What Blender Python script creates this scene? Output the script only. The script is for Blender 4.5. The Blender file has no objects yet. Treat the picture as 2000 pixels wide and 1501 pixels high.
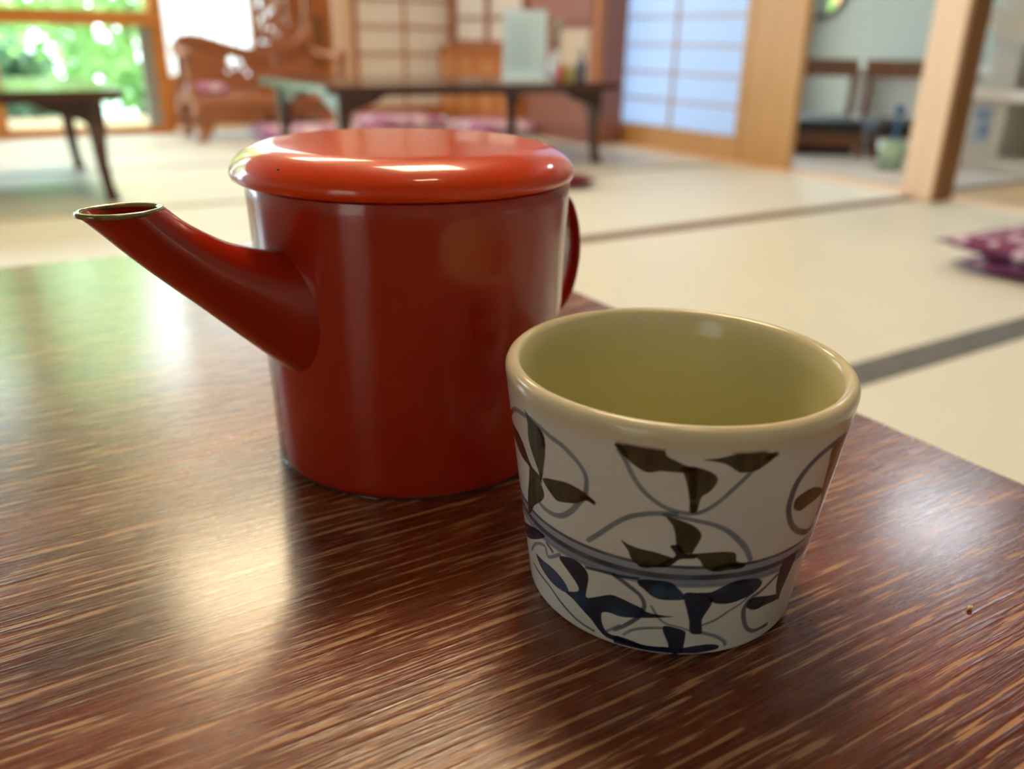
import bpy, bmesh, math, random
import numpy as np
from mathutils import Vector, Matrix

random.seed(4)
C = bpy.context.scene.collection
S = 0.145                     # camera height above the near table top, metres
TT = 0.30                     # near table top height
PI = math.pi

# ------------------------------------------------------------------ camera
def cam_axes(pitch=22.3, roll=1.07, yaw=-32.75):
    p, r, y = map(math.radians, (pitch, roll, yaw))
    fw = Vector((0, math.cos(p), -math.sin(p))); rt = Vector((1, 0, 0)); up = rt.cross(fw)
    rt2 = rt*math.cos(r) + up*math.sin(r); up2 = rt2.cross(fw)
    R = Matrix.Rotation(y, 3, 'Z')
    return R @ fw, R @ rt2, R @ up2
fw, rt, up = cam_axes()
cd = bpy.data.cameras.new('camera'); cam = bpy.data.objects.new('camera', cd); C.objects.link(cam)
cam.matrix_world = Matrix((( rt.x, up.x, -fw.x, 0), (rt.y, up.y, -fw.y, 0), (rt.z, up.z, -fw.z, TT+S), (0, 0, 0, 1)))
cd.sensor_width = 36; cd.lens = 1634/2000*36
cd.clip_start = 0.02
cd.dof.use_dof = True; cd.dof.focus_distance = 0.222; cd.dof.aperture_fstop = 8.6
bpy.context.scene.camera = cam

# ------------------------------------------------------------------ light
sc = bpy.context.scene
sc.view_settings.view_transform = 'Standard'; sc.view_settings.look = 'None'
sc.view_settings.gamma = 1; sc.view_settings.use_curve_mapping = False
sc.view_settings.exposure = 0.40
W = bpy.data.worlds.new('sky'); sc.world = W; W.use_nodes = True
bg = W.node_tree.nodes['Background']; bg.inputs[0].default_value = (0.74, 0.88, 1.0, 1); bg.inputs[1].default_value = 9.0
sd = bpy.data.lights.new('sun', 'SUN'); sd.energy = 15.0; sd.angle = 0.3; sd.color = (1, .95, .85)
sun = bpy.data.objects.new('sun', sd); C.objects.link(sun); sun.rotation_euler = (math.radians(42), 0, math.radians(60))
LAMP_WARM = (1.0, 0.76, 0.46); LAMP_POWER = 22.0

# ------------------------------------------------------------------ materials
def mat(name, col, rough=.5, spec=.5, metal=0, coat=0, coat_rough=.05, emit=None, es=0, trans=0):
    m = bpy.data.materials.new(name); m.use_nodes = True
    b = m.node_tree.nodes['Principled BSDF']
    b.inputs['Base Color'].default_value = (*col, 1); b.inputs['Roughness'].default_value = rough
    b.inputs['Specular IOR Level'].default_value = spec; b.inputs['Metallic'].default_value = metal
    b.inputs['Coat Weight'].default_value = coat; b.inputs['Coat Roughness'].default_value = coat_rough
    b.inputs['Transmission Weight'].default_value = trans
    if emit: b.inputs['Emission Color'].default_value = (*emit, 1); b.inputs['Emission Strength'].default_value = es
    return m
def nd(m, t, **kw):
    n = m.node_tree.nodes.new(t)
    for k, v in kw.items(): setattr(n, k, v)
    return n
def lk(m, a, b): m.node_tree.links.new(a, b)
def bsdf(m): return m.node_tree.nodes['Principled BSDF']
def coords(m, scale, out='Object', rot=(0, 0, 0)):
    tc = nd(m, 'ShaderNodeTexCoord'); mp = nd(m, 'ShaderNodeMapping')
    mp.inputs['Scale'].default_value = scale; mp.inputs['Rotation'].default_value = rot
    lk(m, tc.outputs[out], mp.inputs[0]); return mp.outputs[0]
def noise(m, vec, scale=1, detail=3, rough=.5, dist=0):
    n = nd(m, 'ShaderNodeTexNoise'); n.inputs['Scale'].default_value = scale; n.inputs['Detail'].default_value = detail
    n.inputs['Roughness'].default_value = rough; n.inputs['Distortion'].default_value = dist
    lk(m, vec, n.inputs['Vector']); return n.outputs['Fac']
def ramp(m, fac, stops):
    r = nd(m, 'ShaderNodeValToRGB'); e = r.color_ramp.elements
    while len(e) < len(stops): e.new(.5)
    for x, (p, c) in zip(e, stops): x.position = p; x.color = (*c, 1) if len(c) == 3 else c
    lk(m, fac, r.inputs[0]); return r.outputs[0]
def mix(m, fac, a, b, mode='MIX'):
    n = nd(m, 'ShaderNodeMix', data_type='RGBA', blend_type=mode)
    for s, v in ((n.inputs[0], fac), (n.inputs[6], a), (n.inputs[7], b)):
        if hasattr(v, 'is_linked') or hasattr(v, 'links'): lk(m, v, s)
        elif isinstance(v, (int, float)): s.default_value = v
        else: s.default_value = (*v, 1)
    return n.outputs[2]
def math_(m, op, a, b=0.):
    n = nd(m, 'ShaderNodeMath', operation=op)
    for s, v in ((n.inputs[0], a), (n.inputs[1], b)):
        if hasattr(v, 'links'): lk(m, v, s)
        else: s.default_value = v
    return n.outputs[0]
def bump(m, h, strength=.3, dist=.001):
    b = nd(m, 'ShaderNodeBump'); b.inputs['Strength'].default_value = strength; b.inputs['Distance'].default_value = dist
    lk(m, h, b.inputs['Height']); lk(m, b.outputs[0], bsdf(m).inputs['Normal'])
    return b

def wood(name, c0, c1, axis=2, rough=.4, coat=0.0, scale=1.0):
    m = mat(name, c0, rough, coat=coat, coat_rough=.15)
    sc_ = [30*scale]*3; sc_[axis] = 2.0*scale
    f = noise(m, coords(m, sc_), 1, 4, .6, .6)
    lk(m, ramp(m, f, [(.3, c0), (.7, c1)]), bsdf(m).inputs['Base Color'])
    return m

def table_wood():
    m = mat('dark_rosewood_veneer', (.15, .035, .014), .27, spec=.5, coat=.55, coat_rough=.17)
    f1 = noise(m, coords(m, (40, 950, 1)), 1, 3, .5, .12)
    wv = nd(m, 'ShaderNodeTexWave', wave_type='BANDS', bands_direction='Y'); wv.inputs['Scale'].default_value = 1
    wv.inputs['Distortion'].default_value = 5.5; wv.inputs['Detail'].default_value = 2; wv.inputs['Detail Scale'].default_value = .35
    lk(m, coords(m, (14, 78, 1)), wv.inputs['Vector'])
    f2 = noise(m, coords(m, (75, 420, 1)), 1, 2, .5)
    f3 = noise(m, coords(m, (90, 2200, 1)), 1, 2, .6)
    f4 = noise(m, coords(m, (7, 60, 1)), 1, 3, .6)
    a = math_(m, 'MULTIPLY', f2, .20); b = math_(m, 'MULTIPLY', f3, .10)
    s = math_(m, 'ADD', math_(m, 'ADD', math_(m, 'ADD', f1, a), b), math_(m, 'MULTIPLY', wv.outputs['Fac'], .13))
    streak = ramp(m, s, [(.802, (0, 0, 0)), (.85, (1, 1, 1))])
    base = ramp(m, f4, [(.25, (.095, .015, .004)), (.5, (.175, .033, .007)), (.8, (.28, .062, .013))])
    g = noise(m, coords(m, (500, 900, 1)), 1, 1)
    base = mix(m, .5, base, ramp(m, g, [(.3, (.35, .35, .35)), (.7, (1, 1, 1))]), 'MULTIPLY')
    col = mix(m, math_(m, 'MULTIPLY', streak, .8), base, (.54, .29, .13))
    lk(m, col, bsdf(m).inputs['Base Color'])
    lk(m, ramp(m, s, [(.55, (.20,)*3), (.85, (.36,)*3)]), bsdf(m).inputs['Roughness'])
    h = math_(m, 'ADD', math_(m, 'MULTIPLY', s, -1.0), math_(m, 'MULTIPLY', f4, .3))
    bump(m, h, .45, .0005)
    return m

def tatami_mat():
    m = mat('woven_rush', (.62, .58, .42), .42, spec=.5)
    tc = coords(m, (1, 1, 1))
    wv = nd(m, 'ShaderNodeTexWave', wave_type='BANDS', bands_direction='Y'); wv.inputs['Scale'].default_value = 58
    wv.inputs['Distortion'].default_value = .6; wv.inputs['Detail'].default_value = 1
    lk(m, tc, wv.inputs['Vector'])
    f = noise(m, coords(m, (1.3, 1.1, 1)), 1, 4, .6)
    c = ramp(m, f, [(.3, (.71, .73, .68)), (.7, (.78, .80, .73))])
    c = mix(m, .42, c, ramp(m, wv.outputs['Fac'], [(0, (.66, .66, .62)), (.5, (1, 1, 1))]), 'MULTIPLY')
    lk(m, c, bsdf(m).inputs['Base Color']); bump(m, wv.outputs['Fac'], .25, .001)
    return m

M = {}
M['table'] = table_wood()
M['tatami'] = tatami_mat()
m = mat('patterned_navy_border', (.09, .10, .12), .7)
vo = nd(m, 'ShaderNodeTexVoronoi'); vo.inputs['Scale'].default_value = 1
lk(m, coords(m, (52, 90, 1)), vo.inputs['Vector'])
lk(m, ramp(m, vo.outputs['Distance'], [(.15, (.035, .045, .075)), (.35, (.17, .17, .17)), (.6, (.11, .115, .125))]), bsdf(m).inputs['Base Color'])
M['heri_navy'] = m
M['heri_brown'] = mat('brown_border_cloth', (.17, .085, .05), .75)
M['heri_grey'] = mat('grey_green_border_cloth', (.36, .36, .29), .75)
M['lacquer'] = mat('vermilion_lacquer_shaded', (.42, .018, .002), .27, spec=.3, coat=.7, coat_rough=.09)  # body colour darkened for its shade; same lacquer as the lid
M['lacquer_lit'] = mat('vermilion_lacquer_lit', (.80, .052, .002), .34, spec=.25, coat=.8, coat_rough=.07)  # same lacquer as the body, colour raised because lamps light the lid
M['black_lacquer'] = mat('black_lacquer', (.02, .018, .014), .12, coat=1)
M['pillar'] = wood('pale_cypress', (.78, .58, .42), (.84, .65, .48), 2, .45, scale=.6)
M['orange_wood'] = wood('orange_cedar', (.42, .13, .025), (.58, .22, .055), 2, .35, .3)
M['orange_wood_h'] = wood('orange_cedar_level', (.44, .15, .02), (.60, .24, .05), 0, .35, .3)
M['tan_wood'] = wood('tan_boards', (.50, .29, .11), (.58, .35, .15), 2, .45)
M['brown_wood'] = wood('brown_carved_wood', (.28, .095, .035), (.44, .17, .07), 0, .35, .3)
M['dark_wood'] = wood('dark_table_wood', (.045, .016, .010), (.085, .030, .018), 0, .22, .5)
M['red_brown'] = mat('red_brown_board', (.30, .12, .08), .5)
M['floor_wood'] = wood('light_floorboards', (.50, .36, .20), (.58, .44, .27), 1, .4)
M['shoji_paper'] = mat('shoji_paper', (.80, .84, .88), .8)
M['plaster'] = mat('warm_plaster', (.46, .46, .44), .9)
M['grey_plaster'] = mat('grey_green_plaster', (.38, .41, .38), .9)
M['white_plaster'] = mat('white_plaster', (.66, .67, .63), .8)
M['niche'] = mat('grey_olive_niche', (.27, .26, .19), .8)
M['ceiling'] = wood('ceiling_boards', (.26, .18, .11), (.34, .25, .15), 0, .7)
M['metal_grey'] = mat('grey_aluminium', (.40, .42, .40), .35, metal=.7)
M['black'] = mat('black_cushion_cloth', (.02, .021, .024), .6)
M['white_glaze'] = mat('white_glaze', (.8, .8, .78), .2, coat=.5)
M['steel'] = mat('brushed_steel', (.6, .6, .6), .3, metal=1)
def paper(name, col, tr=.6):
    m = mat(name, col, .9); t = nd(m, 'ShaderNodeBsdfTranslucent'); t.inputs[0].default_value = (*col, 1)
    mx = nd(m, 'ShaderNodeMixShader'); mx.inputs[0].default_value = tr
    lk(m, bsdf(m).outputs[0], mx.inputs[1]); lk(m, t.outputs[0], mx.inputs[2])
    lk(m, mx.outputs[0], m.node_tree.nodes['Material Output'].inputs[0]); return m
M['paper_lit'] = paper('translucent_shoji_paper', (.68, .80, .97), .7)
M['paper_warm'] = paper('cream_shoji_paper', (.88, .84, .78), .10)
M['paper_dim'] = paper('thick_cream_paper', (.85, .82, .74), .55)
M['chair_wood'] = wood('matt_brown_wood', (.13, .05, .022), (.21, .085, .035), 2, .65)
M['curtain'] = paper('white_sheer_curtain', (.9, .95, .97), .75)
m = bpy.data.materials.new('window_glass'); m.use_nodes = True; nt = m.node_tree; nt.nodes.remove(nt.nodes['Principled BSDF'])
tr_ = nt.nodes.new('ShaderNodeBsdfTransparent'); gl = nt.nodes.new('ShaderNodeBsdfGlossy'); gl.inputs['Roughness'].default_value = .02
lw = nt.nodes.new('ShaderNodeLayerWeight'); lw.inputs[0].default_value = .5; pw = nt.nodes.new('ShaderNodeMath'); pw.operation = 'POWER'; pw.inputs[1].default_value = 4
nt.links.new(lw.outputs['Facing'], pw.inputs[0]); fr = nt.nodes.new('ShaderNodeMath'); fr.operation = 'MULTIPLY_ADD'; fr.inputs[1].default_value = .5; fr.inputs[2].default_value = .03
nt.links.new(pw.outputs[0], fr.inputs[0]); mx = nt.nodes.new('ShaderNodeMixShader')
nt.links.new(fr.outputs[0], mx.inputs[0]); nt.links.new(tr_.outputs[0], mx.inputs[1]); nt.links.new(gl.outputs[0], mx.inputs[2])
nt.links.new(mx.outputs[0], nt.nodes['Material Output'].inputs[0]); M['glass'] = m
def leafmat(name, a, b):
    m = mat(name, a, .55); f = noise(m, coords(m, (3, 3, 3)), 1, 2)
    lk(m, ramp(m, f, [(.35, a), (.65, b)]), bsdf(m).inputs['Base Color'])
    t = nd(m, 'ShaderNodeBsdfTranslucent'); lk(m, ramp(m, f, [(.35, a), (.65, b)]), t.inputs[0])
    mx = nd(m, 'ShaderNodeMixShader'); mx.inputs[0].default_value = .35
    lk(m, bsdf(m).outputs[0], mx.inputs[1]); lk(m, t.outputs[0], mx.inputs[2])
    lk(m, mx.outputs[0], m.node_tree.nodes['Material Output'].inputs[0]); return m
M['leaf'] = leafmat('fresh_green_leaves', (.20, .42, .12), (.44, .70, .26))
M['leaf_dark'] = leafmat('deep_green_leaves', (.05, .14, .08), (.18, .34, .17))
M['bark'] = mat('bark', (.12, .09, .06), .9)
M['gravel'] = mat('pale_gravel', (.55, .62, .60), .9)
def zab(name, base, dot, sc_=22, r=.34):
    m = mat(name, base, .8); v = nd(m, 'ShaderNodeTexVoronoi'); v.inputs['Scale'].default_value = sc_; v.inputs['Randomness'].default_value = .75
    lk(m, coords(m, (1, 1, .4)), v.inputs['Vector'])
    lk(m, ramp(m, v.outputs['Distance'], [(r-.06, dot), (r+.04, base)]), bsdf(m).inputs['Base Color']); return m
M['zabuton'] = zab('purple_spotted_cloth', (.17, .030, .11), (.60, .46, .58))
M['zabuton_pink'] = zab('pale_purple_flowered_cloth', (.52, .24, .46), (.82, .68, .82), 9, .4)
M['maroon'] = mat('maroon_cloth', (.16, .01, .02), .8)

# ------------------------------------------------------------------ mesh helpers
def obj(name, bm, material, parent=None, smooth=False, bevel=0, loc=None):
    me = bpy.data.meshes.new(name); bmesh.ops.recalc_face_normals(bm, faces=bm.faces); bm.to_mesh(me); bm.free()
    o = bpy.data.objects.new(name, me); C.objects.link(o)
    me.materials.append(M[material] if isinstance(material, str) else material)
    if smooth: me.polygons.foreach_set('use_smooth', [True]*len(me.polygons))
    if bevel:
        b = o.modifiers.new('bevel', 'BEVEL'); b.width = bevel; b.segments = 2; b.limit_method = 'ANGLE'
    if parent: o.parent = parent
    if loc: o.location = loc
    return o
def box(bm, x0, x1, y0, y1, z0, z1):
    v = [bm.verts.new(p) for p in ((x0,y0,z0),(x1,y0,z0),(x1,y1,z0),(x0,y1,z0),(x0,y0,z1),(x1,y0,z1),(x1,y1,z1),(x0,y1,z1))]
    for f in ((3,2,1,0),(4,5,6,7),(0,1,5,4),(1,2,6,5),(2,3,7,6),(3,0,4,7)): bm.faces.new([v[i] for i in f])
def boxes(*L):
    bm = bmesh.new()
    for b in L: box(bm, *b)
    return bm
def lathe(prof, n=64, cx=0, cy=0, closed=False):
    bm = bmesh.new(); rings = []
    for r, z in prof:
        if r < 1e-6: rings.append([bm.verts.new((cx, cy, z))]); continue
        rings.append([bm.verts.new((cx+r*math.cos(2*PI*i/n), cy+r*math.sin(2*PI*i/n), z)) for i in range(n)])
    pr = list(zip(rings, rings[1:]))
    if closed: pr.append((rings[-1], rings[0]))
    for a, b in pr:
        for i in range(n):
            j = (i+1) % n
            if len(a) == 1 and len(b) > 1: bm.faces.new((a[0], b[i], b[j]))
            elif len(b) == 1 and len(a) > 1: bm.faces.new((a[i], a[j], b[0]))
            elif len(a) > 1: bm.faces.new((a[i], a[j], b[j], b[i]))
    return bm
def catmull(P, k=8):
    P = [Vector(p) for p in P]; out = []
    for i in range(len(P)-1):
        p0 = P[max(i-1, 0)]; p1 = P[i]; p2 = P[i+1]; p3 = P[min(i+2, len(P)-1)]
        for j in range(k):
            t = j/k
            out.append(.5*((2*p1)+(p2-p0)*t+(2*p0-5*p1+4*p2-p3)*t*t+(3*p1-p0-3*p2+p3)*t**3))
    out.append(P[-1]); return out
def prism(pts, a0, a1, axis='y', bm=None):
    """outline pts in the plane across axis, swept from a0 to a1"""
    bm = bm or bmesh.new()
    def P(p, a):
        return {'y': (p[0], a, p[1]), 'x': (a, p[0], p[1]), 'z': (p[0], p[1], a)}[axis]
    A = [bm.verts.new(P(p, a0)) for p in pts]; B = [bm.verts.new(P(p, a1)) for p in pts]
    n = len(pts); fa = bm.faces.new(A); fb = bm.faces.new(B[::-1])
    for i in range(n): bm.faces.new((A[i], B[i], B[(i+1) % n], A[(i+1) % n]))
    bm.normal_update(); bmesh.ops.triangulate(bm, faces=[fa, fb]); return bm
def tube(bm, pts, r, n=10):
    pts = [Vector(p) for p in pts]; rings = []
    for i, p in enumerate(pts):
        t = (pts[min(i+1, len(pts)-1)]-pts[max(i-1, 0)]).normalized()
        a = t.cross(Vector((0, 0, 1)));
        if a.length < 1e-3: a = t.cross(Vector((0, 1, 0)))
        a.normalize(); b = t.cross(a); rr = r[i] if isinstance(r, (list, tuple)) else r
        rings.append([bm.verts.new(p+rr*(math.cos(2*PI*k/n)*a+math.sin(2*PI*k/n)*b)) for k in range(n)])
    for A, B in zip(rings, rings[1:]):
        for k in range(n): bm.faces.new((A[k], A[(k+1) % n], B[(k+1) % n], B[k]))
    bm.faces.new(rings[0][::-1]); bm.faces.new(rings[-1]); return bm
def thing(name, label, cat, loc=(0, 0, 0), rz=0, group=None):
    o = bpy.data.objects.new(name, None); C.objects.link(o); o.location = loc; o.rotation_euler = (0, 0, rz)
    o.empty_display_size = .05
    return tag(o, label, cat, group)
def tag(o, label, cat, group=None):
    o['label'] = label; o['category'] = cat
    if group: o['group'] = group
    return o
def struct(name, bm, m, parent=None, bevel=0):
    o = obj(name, bm, m, parent, bevel=bevel)
    if not parent: o['kind'] = 'structure'
    return o
def copy_tree(o, parent=None):
    c = o.copy(); C.objects.link(c)
    if parent: c.parent = parent
    for ch in list(o.children): copy_tree(ch, c)
    return c

# ================================================================== SETTING
XL, XR, YB, YF, ZC = -2.7, 2.66, -2.7, 4.85, 2.4
YW = 4.5                                   # plane of the glazed garden doors
fl = struct('floor', boxes((XL, 2.60, YB, 4.44, -.05, 0)), 'tatami')
fl['label'] = 'cream woven tatami floor'
for i, (y, w, mt) in enumerate(((-.23, .03, 'heri_navy'), (.69, .032, 'heri_navy'), (1.61, .03, 'heri_brown'), (2.495, .022, 'heri_grey'), (3.30, .022, 'heri_grey'))):
    obj('tatami_border', boxes((XL, 2.60, y-w, y+w, -.002, .0012)), mt, fl)
obj('tatami_border', boxes((-.05, .0, 1.64, 2.47, -.002, .0012)), 'heri_brown', fl)
# sill boards round the tatami, side room floor, verandah strip
struct('trim_sill', boxes((2.60, 2.70, -1.6, 4.85, -.05, .004)), 'pillar')
struct('trim_back_sill', boxes((XL, 2.56, 4.44, 5.55, -.05, .0)), 'floor_wood')
struct('floor_side_room', boxes((2.70, 5.2, -1.6, 4.9, -.06, -.004)), 'floor_wood')
struct('ceiling', boxes((XL, 5.2, YB, 5.6, ZC, ZC+.05)), 'ceiling')
struct('wall_rear', boxes((XL-.1, 5.2, YB-.1, YB, 0, ZC)), 'plaster')
struct('wall_left', boxes((XL-.1, XL, YB, -1.65, 0, ZC), (XL-.1, XL, -.55, YW+.1, 0, ZC), (XL-.1, XL, -1.65, -.55, 1.84, ZC)), 'plaster')
shoji_jobs = [('window_9', -1.65, -.55)]
struct('wall_right_near', boxes((XR, XR+.1, YB, -.3, 0, ZC), (XR, XR+.1, -.3, 2.2, 1.95, ZC)), 'plaster')
# right wall: board panel, shoji bay, solid wall to the corner
struct('wall_right', boxes((XR+.02, XR+.10, 3.36, 4.95, 0, ZC), (XR+.02, XR+.10, 2.2, 3.36, 1.90, ZC)), 'plaster')
struct('trim_panel', boxes((XR, XR+.035, 2.215, 2.462, .0, 1.9)), 'tan_wood', bevel=.003)
struct('trim_lintel', boxes((XR-.03, XR+.07, -.3, 4.85, 1.86, 1.95)), 'pillar')
struct('trim_post_shade', boxes((2.533, 2.63, 1.520, 1.5318, 0.004, 1.86)), mat('post_shade_brown', (.27, .115, .03), .5))  # dark board added over the post's -Y face, standing in for its shade
struct('trim_post', boxes((2.53, 2.632, 1.532, 1.64, 0.004, 1.86)), 'pillar', bevel=.003)

def shoji(name, horizontal_axis, a0, a1, plane, thick, z0, z1, rail, cols, pitch, frame_m, paper_m, stile=.035, mun=.011):
    """a shoji panel: frame, paper, lattice. horizontal_axis 'x' or 'y'"""
    def bx(a, b, t0, t1, c, d): return (a, b, plane+t0, plane+t1, c, d) if horizontal_axis == 'x' else (plane+t0, plane+t1, a, b, c, d)
    root = struct(name, boxes(bx(a0, a0+stile, 0, thick, z0, z1), bx(a1-stile, a1, 0, thick, z0, z1),
        bx(a0+stile, a1-stile, 0, thick, z0, z0+rail), bx(a0+stile, a1-stile, 0, thick, z1-.05, z1)), frame_m)
    obj('paper', boxes(bx(a0+stile, a1-stile, thick*.5, thick*.5+.002, z0+rail, z1-.05)), paper_m, root)
    L = []
    for k in range(1, cols):
        a = a0+stile+(a1-a0-2*stile)*k/cols; L.append(bx(a-mun/2, a+mun/2, thick*.15, thick*.5, z0+rail, z1-.05))
    z = z0+rail+pitch
    while z < z1-.06:
        L.append(bx(a0+stile, a1-stile, thick*.2, thick*.5, z-mun/2, z+mun/2)); z += pitch
    obj('lattice', boxes(*L), frame_m, root)
    return root
shoji('window_1', 'y', 2.475, 3.35, XR+.01, .035, .004, 1.86, .095, 2, .114, 'tan_wood', 'paper_lit', mun=.009)
for nm_, a_, b_ in shoji_jobs:
    shoji(nm_, 'y', a_, b_, XL-.06, .035, .0, 1.84, .25, 3, .22, 'pillar', 'paper_dim', mun=.012)
# back wall with its cream shoji and the pale post
shoji('window_2', 'x', 1.965, 2.64, 4.80, .035, .004, 1.86, .07, 2, .145, 'orange_wood', 'paper_warm', stile=.04, mun=.012)
struct('wall_back', boxes((1.60, 2.00, 4.845, 4.95, 0, ZC), (2.61, 2.9, 4.845, 4.95, 0, ZC), (2.0, 2.61, 4.845, 4.95, 1.84, ZC)), 'orange_wood')
struct('trim_back_post', boxes((1.865, 1.955, 4.75, 4.845, 0, ZC)), 'pillar', bevel=.003)
struct('trim_back_panel', boxes((1.71, 1.80, 4.815, 4.845, .30, .56)), mat('olive_brown_panel', (.20, .10, .015), .5))
# garden doors (left) : stiles, transom, sash
def garden_window(name, x0, x1):
    r = struct(name, boxes((x0, x0+.055, YW-.03, YW+.04, 0, 1.95), (x1-.055, x1, YW-.03, YW+.04, 0, 1.95),
        (x0+.055, x1-.055, YW-.03, YW+.04, .478, .542), (x0+.055, x1-.055, YW-.02, YW+.04, 0, .035), (x0+.055, x1-.055, YW-.02, YW+.04, 1.9, 1.95)), 'orange_wood_h')
    obj('glass_pane', boxes((x0+.055, x1-.055, YW+.008, YW+.012, .035, .478), (x0+.055, x1-.055, YW+.008, YW+.012, .542, 1.90)), 'glass', r)
    obj('sash_stile', boxes((x1-.115, x1-.058, YW-.005, YW+.03, .035, .476)), 'metal_grey', r)
    return r
garden_window('window_3', .135, .90)
garden_window('window_4', -.66, .13); garden_window('window_5', -1.46, -.67); garden_window('window_6', -2.26, -1.47)
struct('wall_garden', boxes((XL, -2.26, YW, YW+.1, 0, ZC), (-2.26, .90, YW, YW+.1, 1.95, ZC), (.90, 1.62, 4.86, 4.93, 1.95, ZC), (.90, .93, YW+.04, 4.93, 1.95, ZC)), 'orange_wood')
# bay behind the carved chair: low wall and big window with sheer curtain
struct('wall_bay', boxes((.90, 1.60, 4.86, 4.93, 0, .22)), 'brown_wood')
struct('window_7', boxes((.90, .925, 4.86, 4.92, .22, 1.95), (1.56, 1.60, 4.86, 4.92, .22, 1.95), (.925, 1.56, 4.86, 4.92, .22, .25)), 'orange_wood')
cu = bmesh.new(); n = 60
for i in range(n+1):
    x = .93+.62*i/n; y = 4.83+.018*math.sin(i*1.1)
    cu.verts.new((x, y, .255)); cu.verts.new((x, y, 1.88))
cu.verts.ensure_lookup_table()
for i in range(n): cu.faces.new((cu.verts[2*i], cu.verts[2*i+2], cu.verts[2*i+3], cu.verts[2*i+1]))
tag(obj('sheer_curtain', cu, 'curtain', smooth=True), 'white sheer curtain glowing in the window behind the carved chair', 'curtain')
# side room shell
struct('wall_side_far', boxes((4.6, 4.7, -1.6, 3.75, 0, ZC)), 'grey_plaster')
struct('wall_side_end', boxes((2.7, 5.2, -1.7, -1.6, 0, ZC)), 'white_plaster')
struct('wall_side_added_window', boxes((2.76, 4.7, 3.75, 3.85, 0, .08), (2.76, 4.7, 3.75, 3.85, 2.0, ZC), (4.5, 4.7, 3.75, 3.85, .08, 2.0)), 'grey_plaster')  # opening added so daylight reaches the shoji from behind
struct('window_8_added', boxes((2.76, 2.80, 3.76, 3.82, .08, 2.0), (3.6, 3.64, 3.76, 3.82, .08, 2.0), (4.46, 4.5, 3.76, 3.82, .08, 2.0)), 'pillar')  # posts of the added, unseen window that backlights the shoji

# ---- ceiling lamps (real lamps of the room, out of the frame but mirrored in the lacquer)
lampm = mat('lit_lamp_panel', (1, 1, 1), .5, emit=LAMP_WARM, es=LAMP_POWER)
def ceiling_lamp(x, y, w, d, label, m_=lampm):
    t = thing('ceiling_lamp', label, 'lamp', (x, y, ZC))
    obj('lamp_frame', boxes((-w/2-.02, w/2+.02, -d/2-.02, -d/2, -.07, 0), (-w/2-.02, w/2+.02, d/2, d/2+.02, -.07, 0), (-w/2-.02, -w/2, -d/2, d/2, -.07, 0), (w/2, w/2+.02, -d/2, d/2, -.07, 0)), 'dark_wood', t)
    obj('diffuser', boxes((-w/2, w/2, -d/2, d/2, -.06, -.03)), m_, t)
    return t
ceiling_lamp(.75, 1.20, .66, .66, 'square warm ceiling lamp above the near table')
ceiling_lamp(.75, 3.15, .66, .66, 'square warm ceiling lamp above the left back table')
ceiling_lamp(.25, -.15, .34, .12, 'long warm ceiling lamp right above the near table')
ceiling_lamp(3.7, 1.9, .5, .5, 'square cool ceiling lamp in the side room', mat('lit_cool_panel', (1, 1, 1), .5, emit=(.85, .93, 1.0), es=16))

# ---- garden
gd = struct('ground', boxes((-6, 6, 5.6, 16, -.45, -.30)), 'gravel')
tag(obj('lawn', boxes((-6, 6, 11.5, 16, -.30, -.26)), 'leaf_dark'), 'green ground cover beyond the pale gravel outside the window', 'grass'); bpy.data.objects['lawn']['kind'] = 'stuff'
struct('verandah_deck', boxes((-2.6, .95, YW+.1, 5.6, -.25, -.08)), mat('pale_deck', (.60, .66, .64), .35))
def shrub(x, y, r, h, m_, label, leaf=.05, n=900, seed=0):
    rnd = random.Random(seed); t = thing('garden_shrub', label, 'shrub', (x, y, -.3), group=None)
    bm = bmesh.new()
    for k in range(7):
        a = rnd.uniform(0, 2*PI); tube(bm, [(0, 0, 0), (.25*r*math.cos(a), .25*r*math.sin(a), h*.4), (.6*r*math.cos(a), .6*r*math.sin(a), h*.85)], [.02, .012, .004], 6)
    obj('stem', bm, 'bark', t)
    bm = bmesh.new()
    for k in range(n):
        a = rnd.uniform(0, 2*PI); u = rnd.uniform(-1, 1); q = rnd.uniform(.45, 1)**.6
        s = math.sqrt(1-u*u); lump = 1+.25*math.sin(3*a+seed)*math.cos(4*u+seed)
        c = Vector((r*q*s*math.cos(a)*lump, r*q*s*math.sin(a)*lump, h*(.52+.48*u*q*lump)))
        d = Vector((rnd.gauss(0, 1), rnd.gauss(0, 1), rnd.gauss(0, .5)-.2)).normalized(); e = d.cross(Vector((rnd.gauss(0, 1), rnd.gauss(0, 1), rnd.gauss(0, 1)))).normalized()
        L = leaf*rnd.uniform(.7, 1.5); w = L*.32
        v = [bm.verts.new(c+p) for p in (d*0, d*L*.5+e*w, d*L+Vector((0, 0, -.15*L)), d*L*.5-e*w)]
        bm.faces.new(v)
    obj('foliage', bm, m_, t)
    return t
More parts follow.
